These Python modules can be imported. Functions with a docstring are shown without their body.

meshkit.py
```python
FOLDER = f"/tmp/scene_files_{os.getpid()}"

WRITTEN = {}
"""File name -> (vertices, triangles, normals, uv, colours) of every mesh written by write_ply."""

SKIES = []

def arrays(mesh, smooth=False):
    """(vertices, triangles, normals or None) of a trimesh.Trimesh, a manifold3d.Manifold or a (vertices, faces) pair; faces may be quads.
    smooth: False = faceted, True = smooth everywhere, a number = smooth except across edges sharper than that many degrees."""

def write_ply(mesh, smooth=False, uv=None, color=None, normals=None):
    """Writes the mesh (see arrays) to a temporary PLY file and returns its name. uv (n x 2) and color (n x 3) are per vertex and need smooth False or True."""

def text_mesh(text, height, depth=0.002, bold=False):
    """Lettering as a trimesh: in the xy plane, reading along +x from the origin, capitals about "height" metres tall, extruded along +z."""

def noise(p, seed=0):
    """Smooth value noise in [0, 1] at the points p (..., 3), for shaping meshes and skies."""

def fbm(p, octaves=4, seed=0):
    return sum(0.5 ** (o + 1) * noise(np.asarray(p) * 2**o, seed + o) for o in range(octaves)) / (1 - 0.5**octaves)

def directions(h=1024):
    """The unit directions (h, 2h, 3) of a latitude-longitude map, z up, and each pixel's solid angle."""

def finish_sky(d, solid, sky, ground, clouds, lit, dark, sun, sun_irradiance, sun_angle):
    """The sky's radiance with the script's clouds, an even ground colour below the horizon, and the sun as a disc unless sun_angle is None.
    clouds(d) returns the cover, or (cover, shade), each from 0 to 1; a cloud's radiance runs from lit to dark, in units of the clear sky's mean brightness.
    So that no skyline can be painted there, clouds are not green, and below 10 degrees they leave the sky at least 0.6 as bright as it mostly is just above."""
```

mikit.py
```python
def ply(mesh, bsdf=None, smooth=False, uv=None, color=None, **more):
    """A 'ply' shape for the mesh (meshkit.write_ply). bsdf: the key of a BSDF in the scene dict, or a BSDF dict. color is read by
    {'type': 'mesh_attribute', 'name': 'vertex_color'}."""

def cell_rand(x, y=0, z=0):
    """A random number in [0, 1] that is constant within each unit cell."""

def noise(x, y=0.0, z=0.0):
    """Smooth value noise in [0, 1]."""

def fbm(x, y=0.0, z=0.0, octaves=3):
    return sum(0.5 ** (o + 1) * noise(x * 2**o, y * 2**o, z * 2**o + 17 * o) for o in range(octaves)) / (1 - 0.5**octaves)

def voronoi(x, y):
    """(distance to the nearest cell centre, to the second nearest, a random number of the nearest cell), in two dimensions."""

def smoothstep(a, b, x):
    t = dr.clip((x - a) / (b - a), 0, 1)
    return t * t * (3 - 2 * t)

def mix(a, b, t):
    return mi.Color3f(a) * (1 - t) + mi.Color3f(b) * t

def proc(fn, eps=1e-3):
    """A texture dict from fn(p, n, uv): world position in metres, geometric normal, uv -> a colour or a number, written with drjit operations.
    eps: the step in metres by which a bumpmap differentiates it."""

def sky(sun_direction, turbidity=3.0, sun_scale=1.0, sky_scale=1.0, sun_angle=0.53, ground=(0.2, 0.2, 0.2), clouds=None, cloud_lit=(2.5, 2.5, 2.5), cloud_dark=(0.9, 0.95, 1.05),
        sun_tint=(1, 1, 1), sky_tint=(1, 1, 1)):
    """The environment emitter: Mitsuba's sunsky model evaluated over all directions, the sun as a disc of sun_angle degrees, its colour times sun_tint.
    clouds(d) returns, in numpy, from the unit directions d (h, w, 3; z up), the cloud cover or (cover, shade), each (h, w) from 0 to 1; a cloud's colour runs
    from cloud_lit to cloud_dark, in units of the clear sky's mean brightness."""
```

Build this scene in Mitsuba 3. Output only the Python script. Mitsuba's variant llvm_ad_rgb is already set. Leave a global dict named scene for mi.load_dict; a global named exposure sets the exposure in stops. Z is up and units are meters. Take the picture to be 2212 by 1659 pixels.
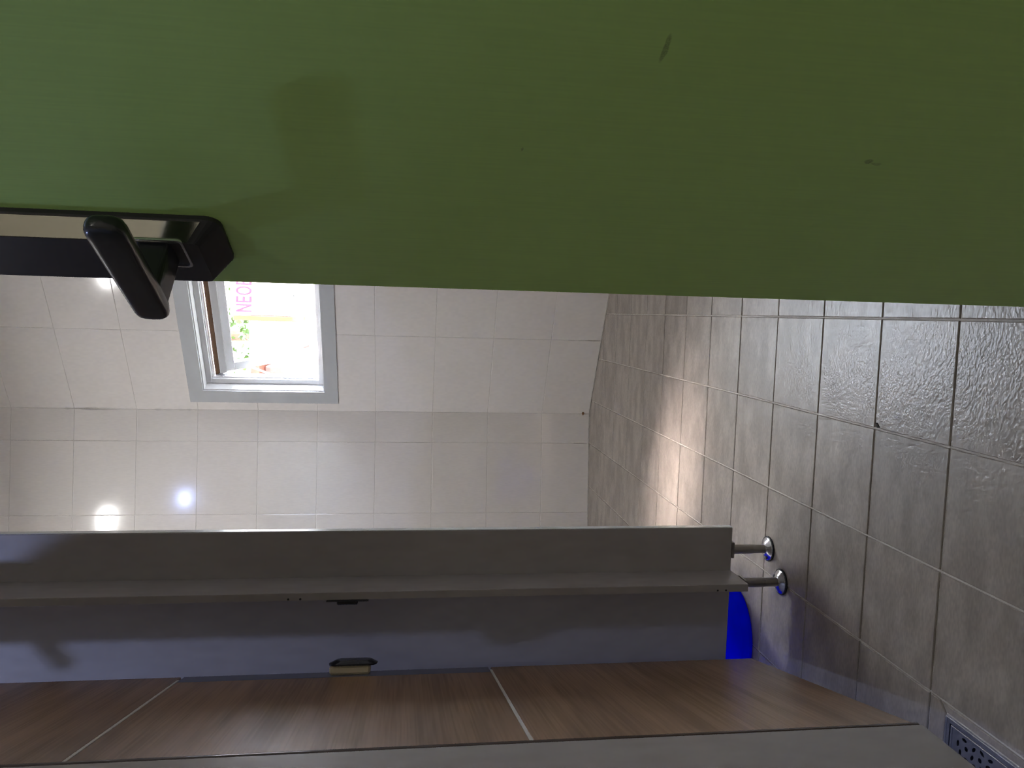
import math, random
import numpy as np, trimesh, drjit as dr, mitsuba as mi
import shapely.geometry as sg, shapely.affinity as sa
import mikit, meshkit
from mikit import proc, noise, fbm, cell_rand, smoothstep, mix, voronoi
random.seed(7); np.random.seed(7)
scene, labels = {}, {}

# ------------------------------------------------------------------ camera (held upright, the picture lies on its side)
F, YAW, PIT, ROL, EYE = 1684.3, 0.0907, 0.1345, -0.0158, 0.8475
cy, sy, cp, sp = math.cos(YAW), math.sin(YAW), math.cos(PIT), math.sin(PIT)
fw = np.array([-sy * cp, cy * cp, -sp]); rt = np.array([cy, sy, 0.0]); dn = np.cross(fw, rt)
r2 = math.cos(ROL) * rt + math.sin(ROL) * dn
d2 = -math.sin(ROL) * rt + math.cos(ROL) * dn
M4 = np.eye(4); M4[:3, 0], M4[:3, 1], M4[:3, 2], M4[:3, 3] = -d2, r2, fw, (0, 0, EYE)
scene['camera'] = {'type': 'perspective', 'fov': 2 * math.degrees(math.atan(1106 / F)), 'fov_axis': 'x',
                   'near_clip': 0.02, 'far_clip': 500.0, 'to_world': mi.ScalarTransform4f(M4)}
exposure = 2.85
# ------------------------------------------------------------------ daylight and lamps
scene['sky'] = mikit.sky((0.241, 0.516, 0.822), turbidity=5.0, sun_scale=7.5, sun_angle=17.0, sun_tint=(0.95, 1.0, 1.2), sky_scale=36.0,
                         clouds=lambda d: 0.75 * np.clip(meshkit.fbm(d * 3.0) * 2.2 - 0.6, 0, 1),
                         cloud_lit=(1.6, 1.6, 1.6), cloud_dark=(1.1, 1.12, 1.15), sky_tint=(1.04, 1.0, 0.95))
SKY_GAIN = 1.0
LAMP_CORRIDOR = (13.0, 12.7, 11.9)
LAMP_CUBICLE, LAMP_FAR = (25.0, 31.0, 58.0), (50.0, 49.5, 48.0)

# ------------------------------------------------------------------ materials
def lin(r, g, b):
    f = lambda c: (c / 255 / 12.92) if c / 255 < 0.04045 else ((c / 255 + 0.055) / 1.055) ** 2.4
    return [f(r), f(g), f(b)]
def rgb(c): return {'type': 'rgb', 'value': [float(x) for x in c]}
def plastic(name, col, rough=0.3, spec=1.5):
    scene[name] = {'type': 'twosided', 'bsdf': {'type': 'principled', 'base_color': rgb(col) if not isinstance(col, dict) else col,
                   'roughness': rough if isinstance(rough, dict) else float(rough), 'eta': float(spec)}}
def metal(name, col, rough=0.2):
    scene[name] = {'type': 'twosided', 'bsdf': {'type': 'principled', 'base_color': rgb(col), 'roughness': float(rough), 'metallic': 1.0}}

TILE, GX0, GY0 = 0.2, 0.0101, 1.1090
def floor_col(p, n, uv):
    ci, cj = dr.floor((p.x - GX0) / TILE), dr.floor((p.y - GY0) / TILE)
    tone = 0.94 + 0.12 * cell_rand(ci, cj, 3)
    cloud = fbm(p.x * 14 + 31 * cell_rand(ci, cj, 5), p.y * 30, 0.0, 4)
    fine = noise(p.x * 160, p.y * 420, 3.0)
    c = mix((0.205, 0.177, 0.153), (0.258, 0.226, 0.198), smoothstep(0.2, 0.8, cloud))
    return c * tone * (0.92 + 0.16 * fine)
def floor_bump(p, n, uv):
    ci, cj = dr.floor((p.x - GX0) / TILE), dr.floor((p.y - GY0) / TILE)
    o = 40 * cell_rand(ci, cj, 9)
    return 0.5 * noise(p.x * 170 + o, p.y * 260, 1.5) + 0.5 * noise(p.x * 330, p.y * 380 + o, 7.5)
scene['m_floor_tile'] = {'type': 'twosided', 'bsdf': {'type': 'bumpmap', 'scale': 0.0011, 'arbitrary': proc(floor_bump, 4e-4),
    'bsdf': {'type': 'principled', 'base_color': proc(floor_col), 'roughness': 0.36, 'eta': 1.45}}}
def grout_col(p, n, uv):
    return mix((0.27, 0.245, 0.22), (0.48, 0.445, 0.405), fbm(p.x * 22, p.y * 22, p.z * 22, 3))
plastic('m_floor_grout', proc(grout_col), 0.7)
def wt_col(p, n, uv):
    k = fbm(p.x * 3.1 + p.y * 2.0, p.z * 3.5, p.y * 3.0, 3)
    f = noise((p.x + p.y) * 300, p.z * 70, 0.0)
    d = dr.sqrt(dr.square(p.x + 0.455) + dr.square(p.y - 3.530))
    mould = (1 - smoothstep(0.002, 0.012, d + 0.010 * noise(p.z * 60, 3.0, 1.0))) * smoothstep(0.45, 0.75, fbm(p.z * 9.0, 2.0, 5.0, 3)) * smoothstep(1.70, 1.85, p.z)
    return mix((0.735, 0.70, 0.665), (0.80, 0.765, 0.735), k) * (0.975 + 0.05 * f) * (1 - 0.55 * mould)
plastic('m_wall_tile', proc(wt_col), 0.11)
def wg_col(p, n, uv):
    return mix((0.50, 0.47, 0.44), (0.76, 0.73, 0.69), fbm((p.x + p.y) * 9, p.z * 9, 0.0, 3))
plastic('m_wall_grout', proc(wg_col), 0.8)
plastic('m_dark_gap', (0.03, 0.028, 0.026), 0.9)
plastic('m_paint_white', (0.72, 0.70, 0.67), 0.6)
plastic('m_ceiling', (0.85, 0.84, 0.82), 0.8)
plastic('m_corridor', (0.78, 0.76, 0.71), 0.7)
plastic('m_casing', proc(lambda p, n, uv: mix((0.42, 0.435, 0.45), (0.50, 0.515, 0.53), fbm((p.x + p.y) * 12, p.z * 12, 2.0, 3))), 0.45)
plastic('m_white_frame', (0.56, 0.56, 0.56), 0.35)
plastic('m_brown_frame', (0.13, 0.065, 0.030), 0.4)
def lam_col(p, n, uv):
    return mix((0.270, 0.248, 0.242), (0.305, 0.284, 0.278), fbm((p.x + p.y) * 60, p.z * 25, 1.0, 2))
plastic('m_laminate', proc(lam_col), 0.38)
plastic('m_laminate_edge', (0.52, 0.53, 0.52), 0.22)
DOX, DOY, DTX, DTY = -0.583, 1.0, -0.2600, 0.9656
def wood(p, n, uv):
    s = (p.x - DOX) * DTX + (p.y - DOY) * DTY
    w = fbm(s * 2.2, p.z * 22.0, 4.0, 4)
    g = noise(s * 9.0, p.z * 420.0, 2.0)
    k = smoothstep(0.15, 0.85, 0.78 * w + 0.22 * g)
    return mix((0.130, 0.072, 0.039), (0.222, 0.132, 0.076), k)
scene['m_wood'] = {'type': 'twosided', 'bsdf': {'type': 'principled', 'base_color': proc(wood), 'roughness': 0.34, 'eta': 1.7, 'clearcoat': 1.0, 'clearcoat_gloss': 0.35}}
plastic('m_wood_edge', (0.035, 0.022, 0.016), 0.16)
plastic('m_lock_rail', (0.065, 0.068, 0.10), 0.25)
plastic('m_inlay', (0.48, 0.46, 0.43), 0.35)
plastic('m_beige', (0.50, 0.42, 0.30), 0.45)
plastic('m_black', (0.012, 0.013, 0.017), 0.24)
plastic('m_black_matt', (0.016, 0.016, 0.018), 0.45)
plastic('m_rubber', (0.012, 0.013, 0.020), 0.5)
metal('m_chrome', (0.80, 0.81, 0.84), 0.16)
metal('m_bright', (0.86, 0.84, 0.80), 0.10)
metal('m_steel', (0.60, 0.61, 0.66), 0.30)
metal('m_stem', (0.30, 0.28, 0.26), 0.38)
def bin_col(p, n, uv): return mix((0.006, 0.026, 0.86), (0.010, 0.036, 0.94), noise(p.x * 40, p.y * 40, p.z * 40))
scene['m_blue'] = {'type': 'principledthin', 'base_color': proc(bin_col), 'roughness': 0.4, 'diff_trans': 1.25, 'eta': 1.5}
# the green door: its own axes, for the grain and the few scuffs
GE = np.array([0.018, 0.630]); GH = np.array([0.433, -0.9014]); GN = np.array([-0.9014, -0.433])
def green(p, n, uv):
    s = (p.x - GE[0]) * GH[0] + (p.y - GE[1]) * GH[1]
    grain = noise(s * 900.0, p.z * 30.0, 1.0)
    cloud = fbm(s * 9.0, p.z * 7.0, 3.0, 3)
    c = mix((0.310, 0.465, 0.145), (0.350, 0.515, 0.160), 0.5 * grain + 0.5 * cloud)
    wob = 0.0015 * (noise(p.z * 300, s * 200, 5.0) - 0.5)
    def scuff(s0, z0, ls, lz, d):
        e = dr.square((s - s0 + wob) / ls) + dr.square((p.z - z0 + wob) / lz)
        return d * (1 - smoothstep(0.35, 1.0, e)) * (0.55 + 0.45 * noise(s * 1500, p.z * 1500, 8.0))
    k = dr.maximum(dr.maximum(scuff(0.267, 0.722, 0.0105, 0.0018, 0.6), scuff(0.189, 0.566, 0.0026, 0.0032, 0.6)), scuff(0.182, 0.782, 0.0018, 0.0012, 0.5))
    k = dr.maximum(k, scuff(0.187, 0.560, 0.0016, 0.004, 0.35))
    return c * (1 - 0.75 * k)
plastic('m_green', proc(green), 0.33)
scene['m_glass'] = {'type': 'thindielectric', 'int_ior': 1.5}
plastic('m_facade', proc(lambda p, n, uv: mix((0.58, 0.58, 0.57), (0.66, 0.66, 0.65), fbm(p.x * 2, p.z * 2, 0.0, 3))), 0.8)
plastic('m_brick', proc(lambda p, n, uv: mix((0.13, 0.075, 0.055), (0.20, 0.11, 0.08), fbm(p.x * 6, p.z * 12, 0.0, 3))), 0.85)
plastic('m_pink', proc(lambda p, n, uv: mix((0.15, 0.066, 0.054), (0.21, 0.105, 0.088), fbm(p.x * 30, p.z * 30, p.y * 30, 3))), 0.85)
plastic('m_roof', proc(lambda p, n, uv: mix((0.14, 0.045, 0.030), (0.19, 0.070, 0.045), noise(p.x * 20, p.y * 20, p.z * 20))), 0.8)
plastic('m_orange', (0.30, 0.11, 0.05), 0.6)
plastic('m_sign', (0.50, 0.49, 0.50), 0.5)
plastic('m_letter', (0.16, 0.04, 0.095), 0.5)
plastic('m_ground', proc(lambda p, n, uv: mix((0.035, 0.045, 0.025), (0.060, 0.070, 0.040), fbm(p.x * 3, p.y * 3, 0.0, 3))), 0.9)
plastic('m_bark', (0.13, 0.09, 0.06), 0.9)
scene['m_leaf'] = {'type': 'twosided', 'bsdf': {'type': 'principled', 'base_color': proc(lambda p, n, uv: mix((0.022, 0.055, 0.010), (0.060, 0.110, 0.020), noise(p.x * 9, p.y * 9, p.z * 9))), 'roughness': 0.5}}
plastic('m_crumb', (0.20, 0.11, 0.05), 0.8)

# ------------------------------------------------------------------ helpers
count = {}
def free(name):
    if name not in scene and name not in labels and name not in count:
        count[name] = 0; return name
    count[name] = count.get(name, 0) + 1
    return f'{name}_{count[name]:03d}'
def put(name, mesh, mat, parent=None, smooth=False, uvf=None, label=None, extra=None):
    key = free(f'{parent}__{name}' if parent else name)
    kw = {}
    if uvf is not None:
        v, f, _ = meshkit.arrays(mesh, False); mesh = (v[f].reshape(-1, 3), np.arange(len(f) * 3).reshape(-1, 3)); kw['uv'] = uvf(mesh[0])
    scene[key] = mikit.ply(mesh, mat, smooth=smooth, **kw, **(extra or {}))
    if label: labels[key] = {'label': label}
    return key
def thing(name, label, cat, group=None):
    key = free(name); labels[key] = {'label': label, 'category': cat}
    if group: labels[key]['group'] = group
    return key
def struct(name, label=None):
    key = free(name); labels[key] = {'kind': 'structure'}
    if label: labels[key]['label'] = label
    return key
def hull(pts): return trimesh.convex.convex_hull(np.asarray(pts, float))
def cbox(lo, hi, c=0.001):
    """A box with chamfered edges."""
    lo, hi = np.asarray(lo, float), np.asarray(hi, float)
    if c <= 0: return trimesh.creation.box(bounds=[lo, hi])
    pts = []
    for sx in (0, 1):
        for sy_ in (0, 1):
            for sz in (0, 1):
                q = np.array([hi[0] if sx else lo[0], hi[1] if sy_ else lo[1], hi[2] if sz else lo[2]])
                dlt = np.array([-1 if sx else 1, -1 if sy_ else 1, -1 if sz else 1]) * c
                for ax in range(3):
                    e = dlt.copy(); e[ax] = 0; pts.append(q + e)
    return hull(pts)
def frame(o, x, y, z):
    m = np.eye(4); m[:3, 0], m[:3, 1], m[:3, 2] = x, y, z; m[:3, 3] = o
    return m
def place(mesh, m):
    mesh = mesh.copy(); mesh.apply_transform(m)   # trimesh turns the faces when the frame is left-handed
    return mesh
def join(*ms): return trimesh.util.concatenate(ms)
def lathe(prof, n=40): return trimesh.creation.revolve(np.asarray(prof, float), sections=n)
def extrude(poly, h): return trimesh.creation.extrude_polygon(poly, h)
def rounded_rect(x0, x1, y0, y1, r, seg=6): return sg.box(x0 + r, y0 + r, x1 - r, y1 - r).buffer(r, quad_segs=seg)
def slab(poly, h, c):
    """A polygon raised to height h with its upper edge chamfered by c (convex outlines) or plain (others)."""
    poly = sg.polygon.orient(poly)
    if c > 0 and len(poly.interiors) == 0 and abs(poly.convex_hull.area - poly.area) < 1e-9:
        inn = poly.buffer(-c, join_style=2)
        if not inn.is_empty and inn.geom_type == 'Polygon':
            a, b = np.array(poly.exterior.coords)[:-1], np.array(inn.exterior.coords)[:-1]
            return hull(np.vstack([np.c_[a, np.zeros(len(a))], np.c_[a, np.full(len(a), h - c)], np.c_[b, np.full(len(b), h)]]))
    return extrude(poly, h)
def polys(g):
    return [q for q in (g.geoms if hasattr(g, 'geoms') else [g]) if q.geom_type == 'Polygon' and q.area > 1e-5]

# ------------------------------------------------------------------ the room
CORNER = np.array([-0.455, 3.530]); CEIL = 2.58
FT = np.array([-0.9950, -0.0995]); FN = np.array([-0.0995, 0.9950])     # far wall: along, outward
AT = np.array([0.8879, -0.4601]); AN = np.array([0.4601, 0.8879])        # slanted window wall: along, outward
LX, RX, BY = -1.70, 1.10, -0.16
FLEN = (LX - CORNER[0]) / FT[0]; ALEN = (RX - CORNER[0]) / AT[0]
PL, PA = CORNER + FT * FLEN, CORNER + AT * ALEN
ROOM = sg.Polygon([(LX, BY), (RX, BY), tuple(PA), tuple(CORNER), tuple(PL)])
DRX0, DRX1, DRY0, DRY1 = -0.767, -0.607, 0.909, 1.069                     # drain in the floor

fl = struct('floor', 'floor of square brown-grey textured tiles with pale grout')
hole = sg.box(DRX0 + 0.004, DRY0 + 0.004, DRX1 - 0.004, DRY1 - 0.004)
put('grout_bed', place(extrude(ROOM.buffer(0.02, join_style=2).difference(hole), 0.06), frame((0, 0, -0.0625), *np.eye(3))), 'm_floor_grout', fl)
GAP = 0.0034
dr_out = sg.box(DRX0 - 0.003, DRY0 - 0.003, DRX1 + 0.003, DRY1 + 0.003)
uvxy = lambda v: v[:, :2] * 1.0
for i in range(-9, 6):
    for j in range(-8, 13):
        x0, y0 = GX0 + i * TILE, GY0 + j * TILE
        g = sg.box(x0 + GAP / 2, y0 + GAP / 2, x0 + TILE - GAP / 2, y0 + TILE - GAP / 2).intersection(ROOM.buffer(-0.004, join_style=2))
        if g.is_empty: continue
        pieces = [g]
        if g.intersects(dr_out):                                           # tiles cut round the drain, with diagonal cuts at its corners
            pieces = []
            rest = g.difference(dr_out)
            cx, cyy = (DRX0 + DRX1) / 2, (DRY0 + DRY1) / 2
            for q in range(4):
                a0 = math.pi / 4 + q * math.pi / 2
                wedge = sg.Polygon([(cx, cyy), (cx + math.cos(a0), cyy + math.sin(a0)), (cx + math.cos(a0 + math.pi / 2), cyy + math.sin(a0 + math.pi / 2))])
                pieces += polys(rest.intersection(wedge.buffer(-0.0012)))
        for pc in pieces:
            for q in polys(pc):
                tilt = np.random.uniform(-0.0003, 0.0003)
                put('tile', place(slab(q, 0.012, 0.0013), frame((0, 0, -0.012 + tilt), *np.eye(3))), 'm_floor_tile', fl, uvf=uvxy)

ZJ = [0.0015, 0.2245, 0.4765, 0.7275, 0.9825, 1.237, 1.4925, 1.7466, 2.0, 2.2535, 2.505, CEIL - 0.002]
def tiled_wall(key, o, t, n, length, sj, cut=None, hole=None, cut_back=None):
    m = frame((o[0], o[1], 0), (t[0], t[1], 0), (0, 0, 1), (-n[0], -n[1], 0))       # local: x along, y up, z into the room
    back = sg.box(-0.03 if key == 'wall_far' else -0.06, 0.004, length + 0.06, CEIL)
    for x in (sj[:1] + [0.0] if key == 'wall_far' else sj[:1]):                  # grout has fallen out of the foot of these joints
        back = back.difference(sg.box(x - 0.0016, 0.0, x + 0.0016, 0.072))
    low = extrude(sg.box(-0.09, -0.05, length + 0.09, 0.10), 0.07); low.apply_translation((0, 0, -0.1013))
    if hole is not None: back = back.difference(hole)
    b = extrude(back, 0.10); b.apply_translation((0, 0, -0.1013)); put('grout_bed', place(join(b, low), m), 'm_wall_grout', key)
    sj = [0.0] + sj + [length]
    for a, c in zip(sj, sj[1:]):
        for z0, z1 in zip(ZJ, ZJ[1:]):
            g = sg.box(a + 0.0009, z0 + 0.0009, c - 0.0009, z1 - 0.0009)
            if cut is not None: g = g.difference(cut)
            for q in polys(g):
                s = slab(q, 0.0055, 0.0010); s.apply_translation((0, 0, -0.0055 + np.random.uniform(-0.0003, 0.0003)))
                put('tile', place(s, m), 'm_wall_tile', key)
    return m
wf = struct('wall_far', 'far wall of glossy off-white rectangular tiles')
tiled_wall(wf, CORNER, FT, FN, FLEN, [0.138, 0.458, 0.777, 1.096])
C0, C1, CZ0, CZ1 = 0.043, 0.889, 1.1455, 1.772                              # casing outline
W0, W1, WZ0, WZ1 = 0.102, 0.830, 1.2035, 1.713                              # window opening
ww = struct('wall_window', 'slanted wall of glossy off-white tiles around the small window')
AM = tiled_wall(ww, CORNER, AT, AN, ALEN, [0.390, 0.709, 1.028, 1.347, 1.666], cut=sg.box(C0 - 0.002, CZ0 - 0.002, C1 + 0.002, CZ1 + 0.002), hole=sg.box(W0, WZ0, W1, WZ1))
def wall_box(name, lo, hi, mat='m_paint_white', label=None):
    k = struct(name, label); put('panel', trimesh.creation.box(bounds=[lo, hi]), mat, k); return k
wall_box('wall_left', (LX - 0.12, BY - 0.12, -0.06), (LX, PL[1] + 0.1, CEIL))
wall_box('wall_right', (RX, BY - 0.12, -0.06), (RX + 0.12, PA[1] + 0.1, CEIL))
OX0, OX1 = -0.52, 0.40                                                      # doorway in the wall behind the camera
wb = struct('wall_back')
put('panel', trimesh.creation.box(bounds=[(LX, BY - 0.12, -0.06), (OX0, BY, CEIL)]), 'm_paint_white', wb)
put('panel', trimesh.creation.box(bounds=[(OX1, BY - 0.12, -0.06), (RX, BY, CEIL)]), 'm_paint_white', wb)
put('lintel', trimesh.creation.box(bounds=[(OX0, BY - 0.12, 2.06), (OX1, BY, CEIL)]), 'm_paint_white', wb)
ce = struct('ceiling')
put('panel', trimesh.creation.box(bounds=[(LX - 0.12, BY - 0.12, CEIL), (RX + 0.12, 3.75, CEIL + 0.1)]), 'm_ceiling', ce)
# the corridor behind the doorway
CB = BY - 0.12
wall_box('wall_corridor', (-1.3, CB - 1.5, -0.06), (1.2, CB - 1.4, CEIL), 'm_corridor')
wall_box('wall_corridor_left', (-1.3, CB - 1.4, -0.06), (-1.2, CB, CEIL), 'm_corridor')
wall_box('wall_corridor_right', (1.1, CB - 1.4, -0.06), (1.2, CB, CEIL), 'm_corridor')
wall_box('ceiling_corridor', (-1.3, CB - 1.5, CEIL), (1.2, CB, CEIL + 0.1), 'm_corridor')
wall_box('floor_corridor', (-1.3, CB - 1.5, -0.06), (1.2, BY, -0.003), 'm_corridor')

# ------------------------------------------------------------------ the window
win = struct('window_1', 'small white window with grey surround and top-hung sash pushed open outward')
def W3(mesh): return place(mesh, AM)                                        # local x along, y up, z into the room (outward is negative z)
ring = sg.box(C0, CZ0, C1, CZ1).difference(sg.box(W0, WZ0, W1, WZ1))
cs = extrude(ring, 0.0115); cs.apply_translation((0, 0, -0.006)); put('casing', W3(cs), 'm_casing', win, label='grey plaster surround')
lin_ring = sg.box(W0 - 0.001, WZ0 - 0.001, W1 + 0.001, WZ1 + 0.001).difference(sg.box(W0 + 0.004, WZ0 + 0.004, W1 - 0.004, WZ1 - 0.004))
rv = extrude(lin_ring, 0.100); rv.apply_translation((0, 0, -0.103)); put('reveal', W3(rv), 'm_white_frame', win)
def bar_ring(x0, x1, y0, y1, w, z0, z1, mat, name, parent, c=0.0015, m=None, only=None):
    sides = {'bottom_rail': ((x0, y0), (x1, y0 + w)), 'top_rail': ((x0, y1 - w), (x1, y1)), 'left_stile': ((x0, y0 + w), (x0 + w, y1 - w)), 'right_stile': ((x1 - w, y0 + w), (x1, y1 - w))}
    ms = [cbox((a[0], a[1], z0), (b[0], b[1], z1), c) for k, (a, b) in sides.items() if only is None or k in only]
    mesh = join(*ms)
    if m is not None: mesh = place(mesh, m)
    return put(name, W3(mesh), mat, parent)
bar_ring(W0 + 0.003, W1 - 0.003, WZ0 + 0.003, WZ1 - 0.003, 0.024, -0.098, -0.050, 'm_white_frame', 'frame', win)
bar_ring(W0 + 0.010, W1 - 0.010, WZ0 + 0.010, WZ1 - 0.010, 0.021, -0.095, -0.062, 'm_white_frame', 'stop_bead', win)
# sash: local sheet with y measured down from the hinge line, tilted so its lower edge stands outside
SX0, SX1 = 0.130, 0.802
TIL = math.radians(22.0); SH = 0.455
sm = np.eye(4)
sm[:3, 1] = (0, math.cos(TIL), math.sin(TIL)); sm[:3, 2] = (0, -math.sin(TIL), math.cos(TIL)); sm[:3, 3] = (0, 1.672, -0.075)
sash = put('sash', W3(place(join(cbox((SX0 + 0.018, -0.080, -0.012), (SX1 - 0.018, -0.046, 0.012), 0.002), cbox((SX0 + 0.018, -SH, -0.012), (SX1 - 0.018, -SH + 0.038, 0.012), 0.002),
    cbox((SX0 + 0.018, -SH + 0.038, -0.012), (SX0 + 0.056, -0.080, 0.012), 0.002), cbox((SX1 - 0.056, -SH + 0.038, -0.012), (SX1 - 0.018, -0.080, 0.012), 0.002)), sm)), 'm_white_frame', win)
put('outer_flange', W3(place(join(cbox((SX0, -0.020, -0.030), (SX1, 0.0, -0.004), 0.001), cbox((SX0 + 0.012, -SH, -0.020), (SX0 + 0.020, -0.02, -0.012), 0.001)), sm)), 'm_brown_frame', sash, label='brown outer edge')
put('weather_rail', W3(place(cbox((SX0 + 0.006, -0.048, -0.026), (SX1 - 0.006, -0.018, 0.002), 0.002), sm)), 'm_white_frame', sash)
put('glass', W3(place(trimesh.Trimesh([(SX0 + 0.05, -SH + 0.03, 0), (SX1 - 0.05, -SH + 0.03, 0), (SX1 - 0.05, -0.07, 0), (SX0 + 0.05, -0.07, 0)], [[0, 1, 2], [0, 2, 3]]), sm)), 'm_glass', sash)
hm = join(cbox((0.455, -SH + 0.004, 0.010), (0.500, -SH + 0.030, 0.022), 0.003), cbox((0.468, -SH + 0.012, 0.020), (0.486, -SH + 0.105, 0.032), 0.005))
put('handle', W3(place(hm, sm)), 'm_casing', sash, label='grey sash handle')
def stay(x, p0, p1, w):
    p0, p1 = np.array(p0, float), np.array(p1, float); d = (p1 - p0); L = np.linalg.norm(d); d /= L
    b = cbox((-0.0015, 0, -w / 2), (0.0015, L, w / 2), 0.0004)
    return W3(place(b, frame((x, p0[0], p0[1]), (1, 0, 0), (0, d[0], d[1]), (0, -d[1], d[0]))))
for x in (SX0 + 0.006, SX1 - 0.006):
    put('stay_arm', stay(x, (1.43, -0.075), (1.545, -0.150), 0.012), 'm_steel', win, label='thin metal stay arm')
    put('hinge_plate', stay(x, (1.640, -0.066), (1.668, -0.100), 0.014), 'm_steel', win)

# ------------------------------------------------------------------ cubicle: end partition, door post strip, feet
PZ0, PZ1 = 0.0955, 1.95
PX, PY0, PY1 = -0.4765, 1.679, 1.697
JX0, JX1, JY0 = -0.595, -0.578, 1.584
pt = thing('cubicle_partition', 'grey cubicle end partition on small metal feet beside the open floor', 'partition')
put('panel', cbox((LX + 0.002, PY0, PZ0), (PX - 0.0015, PY1, PZ1), 0.001), 'm_laminate', pt)
put('edge_band', cbox((PX - 0.0015, PY0 + 0.0005, PZ0), (PX, PY1, PZ1), 0.0005), 'm_laminate_edge', pt, label='pale glossy edge band')
jb = put('post_strip', cbox((JX0, JY0, PZ0 - 0.001), (JX1, PY0 - 0.0005, PZ1), 0.001), 'm_laminate', pt, label='narrow strip that the cubicle door closes against')
kp = join(cbox((JX0 - 0.0012, JY0 + 0.012, 0.918), (JX0 + 0.0004, JY0 + 0.030, 1.003), 0.0004), cbox((JX0 - 0.009, JY0 + 0.014, 0.940), (JX0, JY0 + 0.028, 0.982), 0.002))
kp.apply_translation((0.0, -0.018, 0)); put('keeper', kp, 'm_black_matt', jb, label='small black door stop')
for z in (1.055, 1.079, 0.165, 0.146):
    h = trimesh.creation.cylinder(0.0022, 0.0012, sections=10); h.apply_transform(trimesh.transformations.rotation_matrix(math.pi / 2, (1, 0, 0))); h.apply_translation((JX0 + 0.004, JY0 - 0.0002, z))
    put('screw', h, 'm_black_matt', jb)
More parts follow.
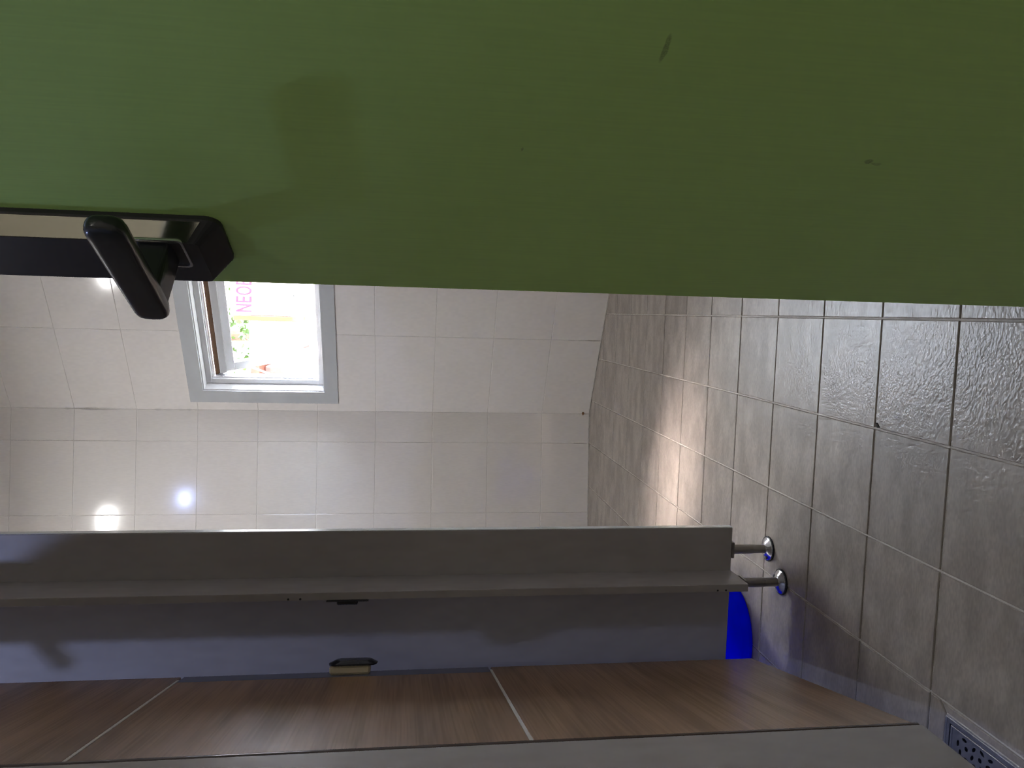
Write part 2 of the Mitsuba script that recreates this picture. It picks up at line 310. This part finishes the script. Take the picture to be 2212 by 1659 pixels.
def foot(x, y, parent, along_x):
    f = put('foot', place(lathe([(0.0, 0.012), (0.0100, 0.012), (0.0100, 0.040), (0.0094, 0.041), (0.0094, 0.0405), (0.0094, 0.042), (0.0106, 0.0425), (0.0106, PZ0 - 0.006), (0, PZ0 - 0.006)], 24), frame((x, y, 0), *np.eye(3))), 'm_stem', parent, smooth=35)
    dome = lathe([(0.0, 0.0125), (0.0105, 0.0125), (0.0165, 0.0105), (0.0235, 0.0062), (0.0262, 0.0052), (0.0268, 0.0040), (0.0, 0.0040)], 36)
    put('base_cup', place(dome, frame((x, y, 0), *np.eye(3))), 'm_chrome', f, smooth=40, label='chrome base cup')
    rim = lathe([(0.0, 0.0), (0.0285, 0.0), (0.0292, 0.0015), (0.0290, 0.0042), (0.0268, 0.0050), (0.0, 0.0050)], 36)
    put('rubber_rim', place(rim, frame((x, y, 0), *np.eye(3))), 'm_rubber', f, smooth=40, label='black rubber rim')
    a = math.radians(200 if along_x else 70)
    hx, hy = x + 0.0195 * math.cos(a), y + 0.0195 * math.sin(a)
    sc = trimesh.creation.cylinder(0.0042, 0.003, sections=14); sc.apply_translation((hx, hy, 0.0088)); put('screw', sc, 'm_black_matt', f)
    w = (0.0185, 0.0105) if along_x else (0.0105, 0.0185)
    put('bracket', cbox((x - w[0], y - w[1], PZ0 - 0.0065), (x + w[0], y + w[1], PZ0 - 0.0005), 0.0008), 'm_stem', f)
foot(-0.5315, 1.688, pt, True); foot(-0.5865, 1.618, pt, False)

# near fixed panel, on whose edge the door hangs, and the partition behind it
npn = thing('cubicle_pilaster', 'pale grey fixed cubicle panel in the near corner, beside the wood door', 'partition')
put('panel', cbox((JX0, 0.30, PZ0), (JX1, 0.995, PZ1), 0.0015), 'm_laminate', npn)
nfp = thing('side_partition', 'grey partition on the near side of the cubicle', 'partition')
put('panel', cbox((LX + 0.002, 0.50, PZ0), (JX0 - 0.001, 0.518, PZ1), 0.001), 'm_laminate', nfp)

# ------------------------------------------------------------------ wood cubicle door, standing ajar
cd = thing('cubicle_door', 'glossy brown wood cubicle door standing ajar with two pale inlaid lines', 'door')
DM = frame((DOX, DOY, 0), (DTX, DTY, 0), (DTY, -DTX, 0), (0, 0, 1))          # local: x along the door, y towards the corridor, z up
def D(mesh): return place(mesh, DM)
DL, DT = 0.566, 0.018
Z1, Z2 = 0.668, 1.275
for a, b in ((PZ0, Z1 - 0.0025), (Z1 + 0.0025, Z2 - 0.0025), (Z2 + 0.0025, PZ1)):
    x1 = DL if a != Z1 + 0.0025 else DL - 0.052
    put('board', D(cbox((0.013, -DT, a), (x1, 0, b), 0.0012)), 'm_wood', cd)
for z in (Z1, Z2):
    put('inlay', D(cbox((0.006, -DT + 0.001, z - 0.0025), (DL - 0.030, 0.0004, z + 0.0025), 0.0003)), 'm_inlay', cd, label='thin pale inlay line')
put('lock_rail', D(cbox((DL - 0.0518, -DT, Z1 + 0.0027), (DL, 0.0002, Z2 - 0.0027), 0.001)), 'm_lock_rail', cd, label='dark slate strip along the free edge')
e = trimesh.creation.cylinder(0.0088, PZ1 - PZ0, sections=20); e.apply_translation((0.0060, -0.0060, (PZ0 + PZ1) / 2)); put('hinge_edge', D(e), 'm_wood_edge', cd, smooth=40, label='dark rounded hinge edge')
lk = put('lock', D(cbox((DL - 0.034, 0.0, 0.910), (DL + 0.002, 0.017, 0.990), 0.004)), 'm_beige', cd, label='beige lock case with black knob')
kb = hull(np.vstack([np.c_[np.array(rounded_rect(x0, x1, z0, z1, r).exterior.coords)[:-1][:, :1], np.full((28, 1), y), np.array(rounded_rect(x0, x1, z0, z1, r).exterior.coords)[:-1][:, 1:2]]
    for x0, x1, z0, z1, r, y in ((DL - 0.036, DL + 0.006, 0.898, 0.992, 0.018, 0.0170), (DL - 0.036, DL + 0.006, 0.896, 0.992, 0.018, 0.0200), (DL - 0.030, DL, 0.908, 0.978, 0.014, 0.0265))]))
put('knob_plate', D(kb), 'm_black', lk)
put('inner_knob', D(cbox((DL - 0.040, -DT - 0.034, 0.930), (DL - 0.004, -DT + 0.001, 0.985), 0.006)), 'm_black', lk)
hk = join(cbox((0.500, -DT - 0.006, 1.765), (0.522, -DT + 0.001, 1.840), 0.002), hull([(x, -DT - y, z) for x in (0.503, 0.519) for y, z in ((0.003, 1.800), (0.003, 1.824), (0.075, 1.770), (0.078, 1.788))]))
put('coat_hook', D(hk), 'm_steel', cd)

# ------------------------------------------------------------------ blue waste bin behind the partition
bn = thing('waste_bin', 'bright blue plastic bin on the floor behind the partition', 'bin')
prof = [(0, 0.004), (0.112, 0.004), (0.116, 0.0), (0.122, 0.001), (0.1262, 0.006), (0.1275, 0.014), (0.1282, 0.028), (0.1282, 0.030), (0.1292, 0.031), (0.139, 0.20), (0.144, 0.202), (0.145, 0.210), (0.141, 0.213), (0.137, 0.204), (0.126, 0.034), (0.122, 0.010), (0, 0.010)]
put('tub', place(lathe(prof, 56), frame((-0.80, 1.863, 0.0), *np.eye(3))), 'm_blue', bn, smooth=35)

# ------------------------------------------------------------------ floor drain
dn_ = thing('floor_drain', 'square steel floor drain with punched grate in the corner of the frame', 'drain')
ro, ri = sg.box(DRX0, DRY0, DRX1, DRY1), sg.box(DRX0 + 0.009, DRY0 + 0.009, DRX1 - 0.009, DRY1 - 0.009)
f_ = extrude(ro.difference(ri), 0.012); f_.apply_translation((0, 0, -0.0115)); 
rim2 = join(*[cbox(a, b, 0.0009) for a, b in (((DRX0, DRY0, -0.002), (DRX0 + 0.003, DRY1, 0.0022)), ((DRX1 - 0.003, DRY0, -0.002), (DRX1, DRY1, 0.0022)), ((DRX0, DRY0, -0.002), (DRX1, DRY0 + 0.003, 0.0022)), ((DRX0, DRY1 - 0.003, -0.002), (DRX1, DRY1, 0.0022)))])
put('rim', join(f_, rim2), 'm_steel', dn_)
gx0, gx1, gy0, gy1 = DRX0 + 0.0105, DRX1 - 0.0105, DRY0 + 0.0105, DRY1 - 0.0105
gp = rounded_rect(gx0, gx1, gy0, gy1, 0.005)
holes, rs = [], random.Random(3)
cxx, cyy = (gx0 + gx1) / 2, (gy0 + gy1) / 2
for ring_r, k, off in ((0.012, 5, 0.2), (0.024, 9, 0.5), (0.036, 14, 0.1), (0.048, 18, 0.4), (0.060, 22, 0.2), (0.072, 26, 0.45), (0.084, 30, 0.2)):
    for q in range(k):
        a = 2 * math.pi * (q + off) / k
        x, y = cxx + ring_r * math.cos(a), cyy + ring_r * math.sin(a)
        if not (gx0 + 0.008 < x < gx1 - 0.008 and gy0 + 0.008 < y < gy1 - 0.008): continue
        w, hgt = (0.0026, 0.0050) if (q + k) % 3 else (0.0036, 0.0036)
        h = sa.rotate(sa.scale(sg.Point(0, 0).buffer(1, 4), w, hgt), math.degrees(a) + (35 if q % 2 else -35))
        holes.append(sa.translate(h, x, y))
import shapely.ops as so
g_ = extrude(gp.difference(so.unary_union(holes)), 0.0022); g_.apply_translation((0, 0, -0.0040))
lip = join(*[cbox(a, b, 0.0010) for a, b in (((gx0, gy0, -0.004), (gx0 + 0.003, gy1, 0.0004)), ((gx1 - 0.003, gy0, -0.004), (gx1, gy1, 0.0004)), ((gx0, gy0, -0.004), (gx1, gy0 + 0.003, 0.0004)), ((gx0, gy1 - 0.003, -0.004), (gx1, gy1, 0.0004)))])
put('grate', join(g_, lip), 'm_steel', dn_)
sh = extrude(ro.buffer(-0.004, join_style=2).difference(ro.buffer(-0.008, join_style=2)), 0.16); sh.apply_translation((0, 0, -0.172))
put('sump', join(sh, trimesh.creation.box(bounds=[(DRX0 + 0.004, DRY0 + 0.004, -0.180), (DRX1 - 0.004, DRY1 - 0.004, -0.170)])), 'm_steel', dn_)

# ------------------------------------------------------------------ green door with black lever handle
gd = struct('door_1', 'green painted door standing open close by, with a black lever handle')
GM = frame((GE[0], GE[1], 0), (GH[0], GH[1], 0), (GN[0], GN[1], 0), (0, 0, 1))  # local: x from the free edge to the hinges, y out of the face, z up
def G(mesh): return place(mesh, GM)
put('leaf', G(cbox((0, -0.040, 0.010), (0.86, 0, 2.04), 0.0015)), 'm_green', gd)
# long plate: hexagonal section (flat front, sloping flanks), rounded foot
PB0, PB1, PTOP = 0.036, 0.094, 1.235
def plate(x0, x1, z0, z1, y, r): 
    q = np.array(rounded_rect(x0, x1, z0, z1, r, 5).exterior.coords)[:-1]
    return np.c_[q[:, 0], np.full(len(q), y), q[:, 1]]
pl = put('handle_plate', G(hull(np.vstack([plate(PB0, PB1, 0.972, PTOP, 0.0, 0.010), plate(PB0, PB1, 0.972, PTOP, 0.003, 0.010), plate(PB0 - 0.0055, PB1 - 0.0105, 0.987, PTOP, 0.0155, 0.004)]))), 'm_black_matt', gd, label='long black handle plate')
def quad_strip(pts, th=0.0006):
    p = np.asarray(pts, float); nn = np.cross(p[1] - p[0], p[2] - p[0]); nn /= np.linalg.norm(nn)
    return hull(np.vstack([p + nn * th, p - nn * th]))
# chrome strip let into the flank on the hinge side
xa, ya, xb, yb = PB1 - 0.0009, 0.0041, PB1 - 0.0098, 0.0147
fl_s = [(xa + 0.0006, ya + 0.0006, 0.984), (xb + 0.0006, yb + 0.0006, 0.993), (xb + 0.0006, yb + 0.0006, PTOP), (xa + 0.0006, ya + 0.0006, PTOP)]
put('side_strip', G(quad_strip(fl_s)), 'm_bright', pl, label='chrome strip along the side of the plate')
# square rosette line and neck
LZ = 1.014; NX = 0.070
rs_ = rounded_rect(NX - 0.018, NX + 0.018, LZ - 0.018, LZ + 0.018, 0.004).difference(rounded_rect(NX - 0.0165, NX + 0.0165, LZ - 0.0165, LZ + 0.0165, 0.0035))
rs_m = extrude(rs_, 0.0012); put('rosette_line', G(place(rs_m, frame((0, 0.0150, 0), (1, 0, 0), (0, 0, 1), (0, 1, 0)))), 'm_steel', pl, label='thin square rosette line')
def capsule(p0, p1, w0, h0, w1, h1, n=20, pw=3.0):
    """Super-elliptic bar between two points of the local frame (x along), its ends rounded."""
    p0, p1 = np.array(p0, float), np.array(p1, float); rows = []
    for t in np.r_[0, 0.006, 0.02, 0.05, 0.1, np.linspace(0.2, 0.8, 6), 0.9, 0.95, 0.98, 0.994, 1]:
        ed = min(t, 1 - t) / 0.1; k = 1.0 if ed >= 1 else (1 - (1 - ed) ** 2.6) ** (1 / 2.6)
        c = p0 + (p1 - p0) * t; w, h = (w0 + (w1 - w0) * t) * max(k, 0.02), (h0 + (h1 - h0) * t) * max(k, 0.02)
        for a in np.linspace(0, 2 * math.pi, n, endpoint=False):
            ca, sa_ = math.cos(a), math.sin(a)
            rows.append(c + np.array([0, w * np.sign(ca) * abs(ca) ** (2 / pw), h * np.sign(sa_) * abs(sa_) ** (2 / pw)]))
    return hull(rows)
put('lever', G(capsule((0.0575, 0.0555, 1.0155), (0.1715, 0.0535, 1.0125), 0.0068, 0.0112, 0.0068, 0.0112)), 'm_black', pl, smooth=40, label='black lever')
neck = hull(np.vstack([plate(NX - 0.013, NX + 0.013, LZ - 0.010, LZ + 0.012, 0.0145, 0.003), plate(NX - 0.012, NX + 0.012, LZ - 0.009, LZ + 0.011, 0.030, 0.004), plate(NX - 0.0115, NX + 0.016, LZ - 0.0065, LZ + 0.010, 0.052, 0.005)]))
put('neck', G(neck), 'm_black', pl)

# ------------------------------------------------------------------ ceiling lamps
def downlight(x, y, rad, em, label):
    k = thing('ceiling_lamp', label, 'lamp')
    put('housing', place(lathe([(0, 0), (rad + 0.012, 0), (rad + 0.014, -0.004), (rad + 0.014, -0.076), (rad + 0.010, -0.080), (rad + 0.002, -0.080), (rad + 0.002, -0.070), (0, -0.070)], 40), frame((x, y, CEIL), *np.eye(3))), 'm_white_frame', k, smooth=35)
    a = np.linspace(0, 2 * math.pi, 33)[:-1]
    v = np.vstack([[x, y, CEIL - 0.078], np.c_[x + rad * np.cos(a), y + rad * np.sin(a), np.full(32, CEIL - 0.078)]])
    f = [[0, 1 + (i + 1) % 32, 1 + i] for i in range(32)]
    put('diffuser', (v, np.array(f)), 'm_white_frame', k, extra={'emitter': {'type': 'area', 'radiance': rgb(em)}})
downlight(-0.94, 0.83, 0.050, LAMP_CUBICLE, 'round ceiling lamp over the cubicle')
downlight(-1.00, 2.39, 0.060, LAMP_FAR, 'round ceiling lamp over the open floor by the far wall')

downlight(0.30, -1.00, 0.075, LAMP_CORRIDOR, 'round ceiling lamp in the corridor behind the doorway')
# ------------------------------------------------------------------ small litter
cr = trimesh.creation.icosphere(2, 0.005); cr.vertices *= 1 + 0.7 * (np.random.rand(len(cr.vertices), 1) - 0.3); cr.apply_scale((1.2, 0.7, 0.8))
k = thing('sealant_blob', 'tiny brown blob of sealant in the wall corner above the floor', 'sealant')
put('blob', place(cr, frame((CORNER[0] + 0.001, CORNER[1] - 0.008, 0.032), *np.eye(3))), 'm_crumb', k)
k = thing('leaf_scrap', 'small dark scrap lying on a floor tile', 'scrap')
sc = hull([(0, 0, 0.0002), (0.011, 0.002, 0.0002), (0.014, 0.006, 0.001), (0.006, 0.007, 0.003), (0.002, 0.004, 0.0025), (0.009, 0.003, 0.003)])
put('scrap', place(sc, frame((-0.186, 1.292, 0), (0.8, 0.6, 0), (-0.6, 0.8, 0), (0, 0, 1))), 'm_dark_gap', k)

# ------------------------------------------------------------------ outside the window
ev = struct('roof_eave')
put('soffit', place(cbox((-1.2, 2.38, -0.63), (2.4, 2.43, -0.106), 0.002), AM), 'm_paint_white', ev)
put('gutter', place(cbox((-1.2, 2.31, -0.70), (2.4, 2.45, -0.631), 0.012), AM), 'm_brown_frame', ev)
GZ = -1.2
up = struct('wall_upper_storey')
put('panel', place(cbox((-22.0, 2.60, -0.40), (22.0, 15.0, -0.12), 0.01), AM), 'm_brick', up)
gr = struct('ground'); put('lawn', trimesh.creation.box(bounds=[(-30, 3.9, GZ - 0.2), (30, 40, GZ)]), 'm_ground', gr)
bl = thing('shop_building', 'white sunlit building outside the window with a lettered fascia', 'building')
put('wall', cbox((-0.66, 9.15, GZ), (6.0, 13.0, 2.62), 0.01), 'm_facade', bl)
sg_ = put('fascia', cbox((-0.10, 8.98, 2.02), (4.0, 9.148, 2.79), 0.01), 'm_sign', bl)
put('end_cap', cbox((-0.155, 8.97, 2.00), (-0.102, 9.14, 2.76), 0.005), 'm_orange', sg_, label='orange end of the fascia')
try:
    tx = meshkit.text_mesh('NEOE', 0.16)
    tx = tx if isinstance(tx, trimesh.Trimesh) else trimesh.Trimesh(*meshkit.arrays(tx)[:2])
    b0 = tx.bounds; tx.apply_translation((-b0[0][0], -b0[0][1], -b0[0][2])); 
    sc_ = 0.36 / (b0[1][0] - b0[0][0]); tx.apply_scale((sc_, 1.0, 0.02 / max(b0[1][2] - b0[0][2], 1e-6)))
    put('lettering', place(tx, frame((-0.06, 8.979, 2.56), (1, 0, 0), (0, 0, 1), (0, -1, 0))), 'm_letter', sg_, label='pink letters')
except Exception as ex:
    print('text', ex)
hs = thing('pink_house', 'pink rendered house outside the window under a red roof edge', 'building')
put('wall', cbox((-4.5, 6.0, GZ), (-0.44, 8.9, 1.90), 0.01), 'm_pink', hs)
rf = hull([(-4.7, 5.8, 1.90), (-0.40, 5.8, 1.90), (-0.40, 8.7, 1.90), (-4.7, 8.7, 1.90), (-4.7, 5.8, 1.96), (-0.40, 5.8, 1.96), (-4.0, 7.4, 2.5), (-0.9, 7.4, 2.5)])
put('roof', rf, 'm_roof', hs)
def tree(x, y, z0, rad, n, label, trunk=True, seed=1):
    k = thing('tree', label, 'tree'); rr = np.random.RandomState(seed)
    c = rr.normal(size=(n, 3)); c /= np.linalg.norm(c, axis=1, keepdims=True); c *= rr.uniform(0.35, 1, (n, 1)) ** 0.5 * np.array(rad)
    d1 = rr.normal(size=(n, 3)); d1 /= np.linalg.norm(d1, axis=1, keepdims=True); d2_ = np.cross(d1, rr.normal(size=(n, 3))); d2_ /= np.linalg.norm(d2_, axis=1, keepdims=True)
    o = c + np.array([x, y, z0]); s = rr.uniform(0.05, 0.10, (n, 1))
    v = np.stack([o - d1 * s, o + d2_ * s * 0.5, o + d1 * s, o - d2_ * s * 0.5], 1).reshape(-1, 3)
    i = np.arange(n)[:, None] * 4
    put('foliage', (v, np.vstack([i + [0, 1, 2], i + [0, 2, 3]])), 'm_leaf', k); labels[k + '__foliage'] = {'kind': 'stuff'}
    t = trimesh.creation.cylinder(0.12, z0 - GZ, sections=10); t.apply_translation((x, y, (z0 + GZ) / 2)); put('trunk', t, 'm_bark', k)
tree(-0.60, 14.5, 2.6, (1.1, 0.9, 1.3), 1800, 'leafy green tree outside the window behind the pink house', seed=2)
tree(-0.6, 16.5, 5.9, (2.8, 1.5, 1.7), 3500, 'tall green tree outside, seen above the open sash', seed=5)
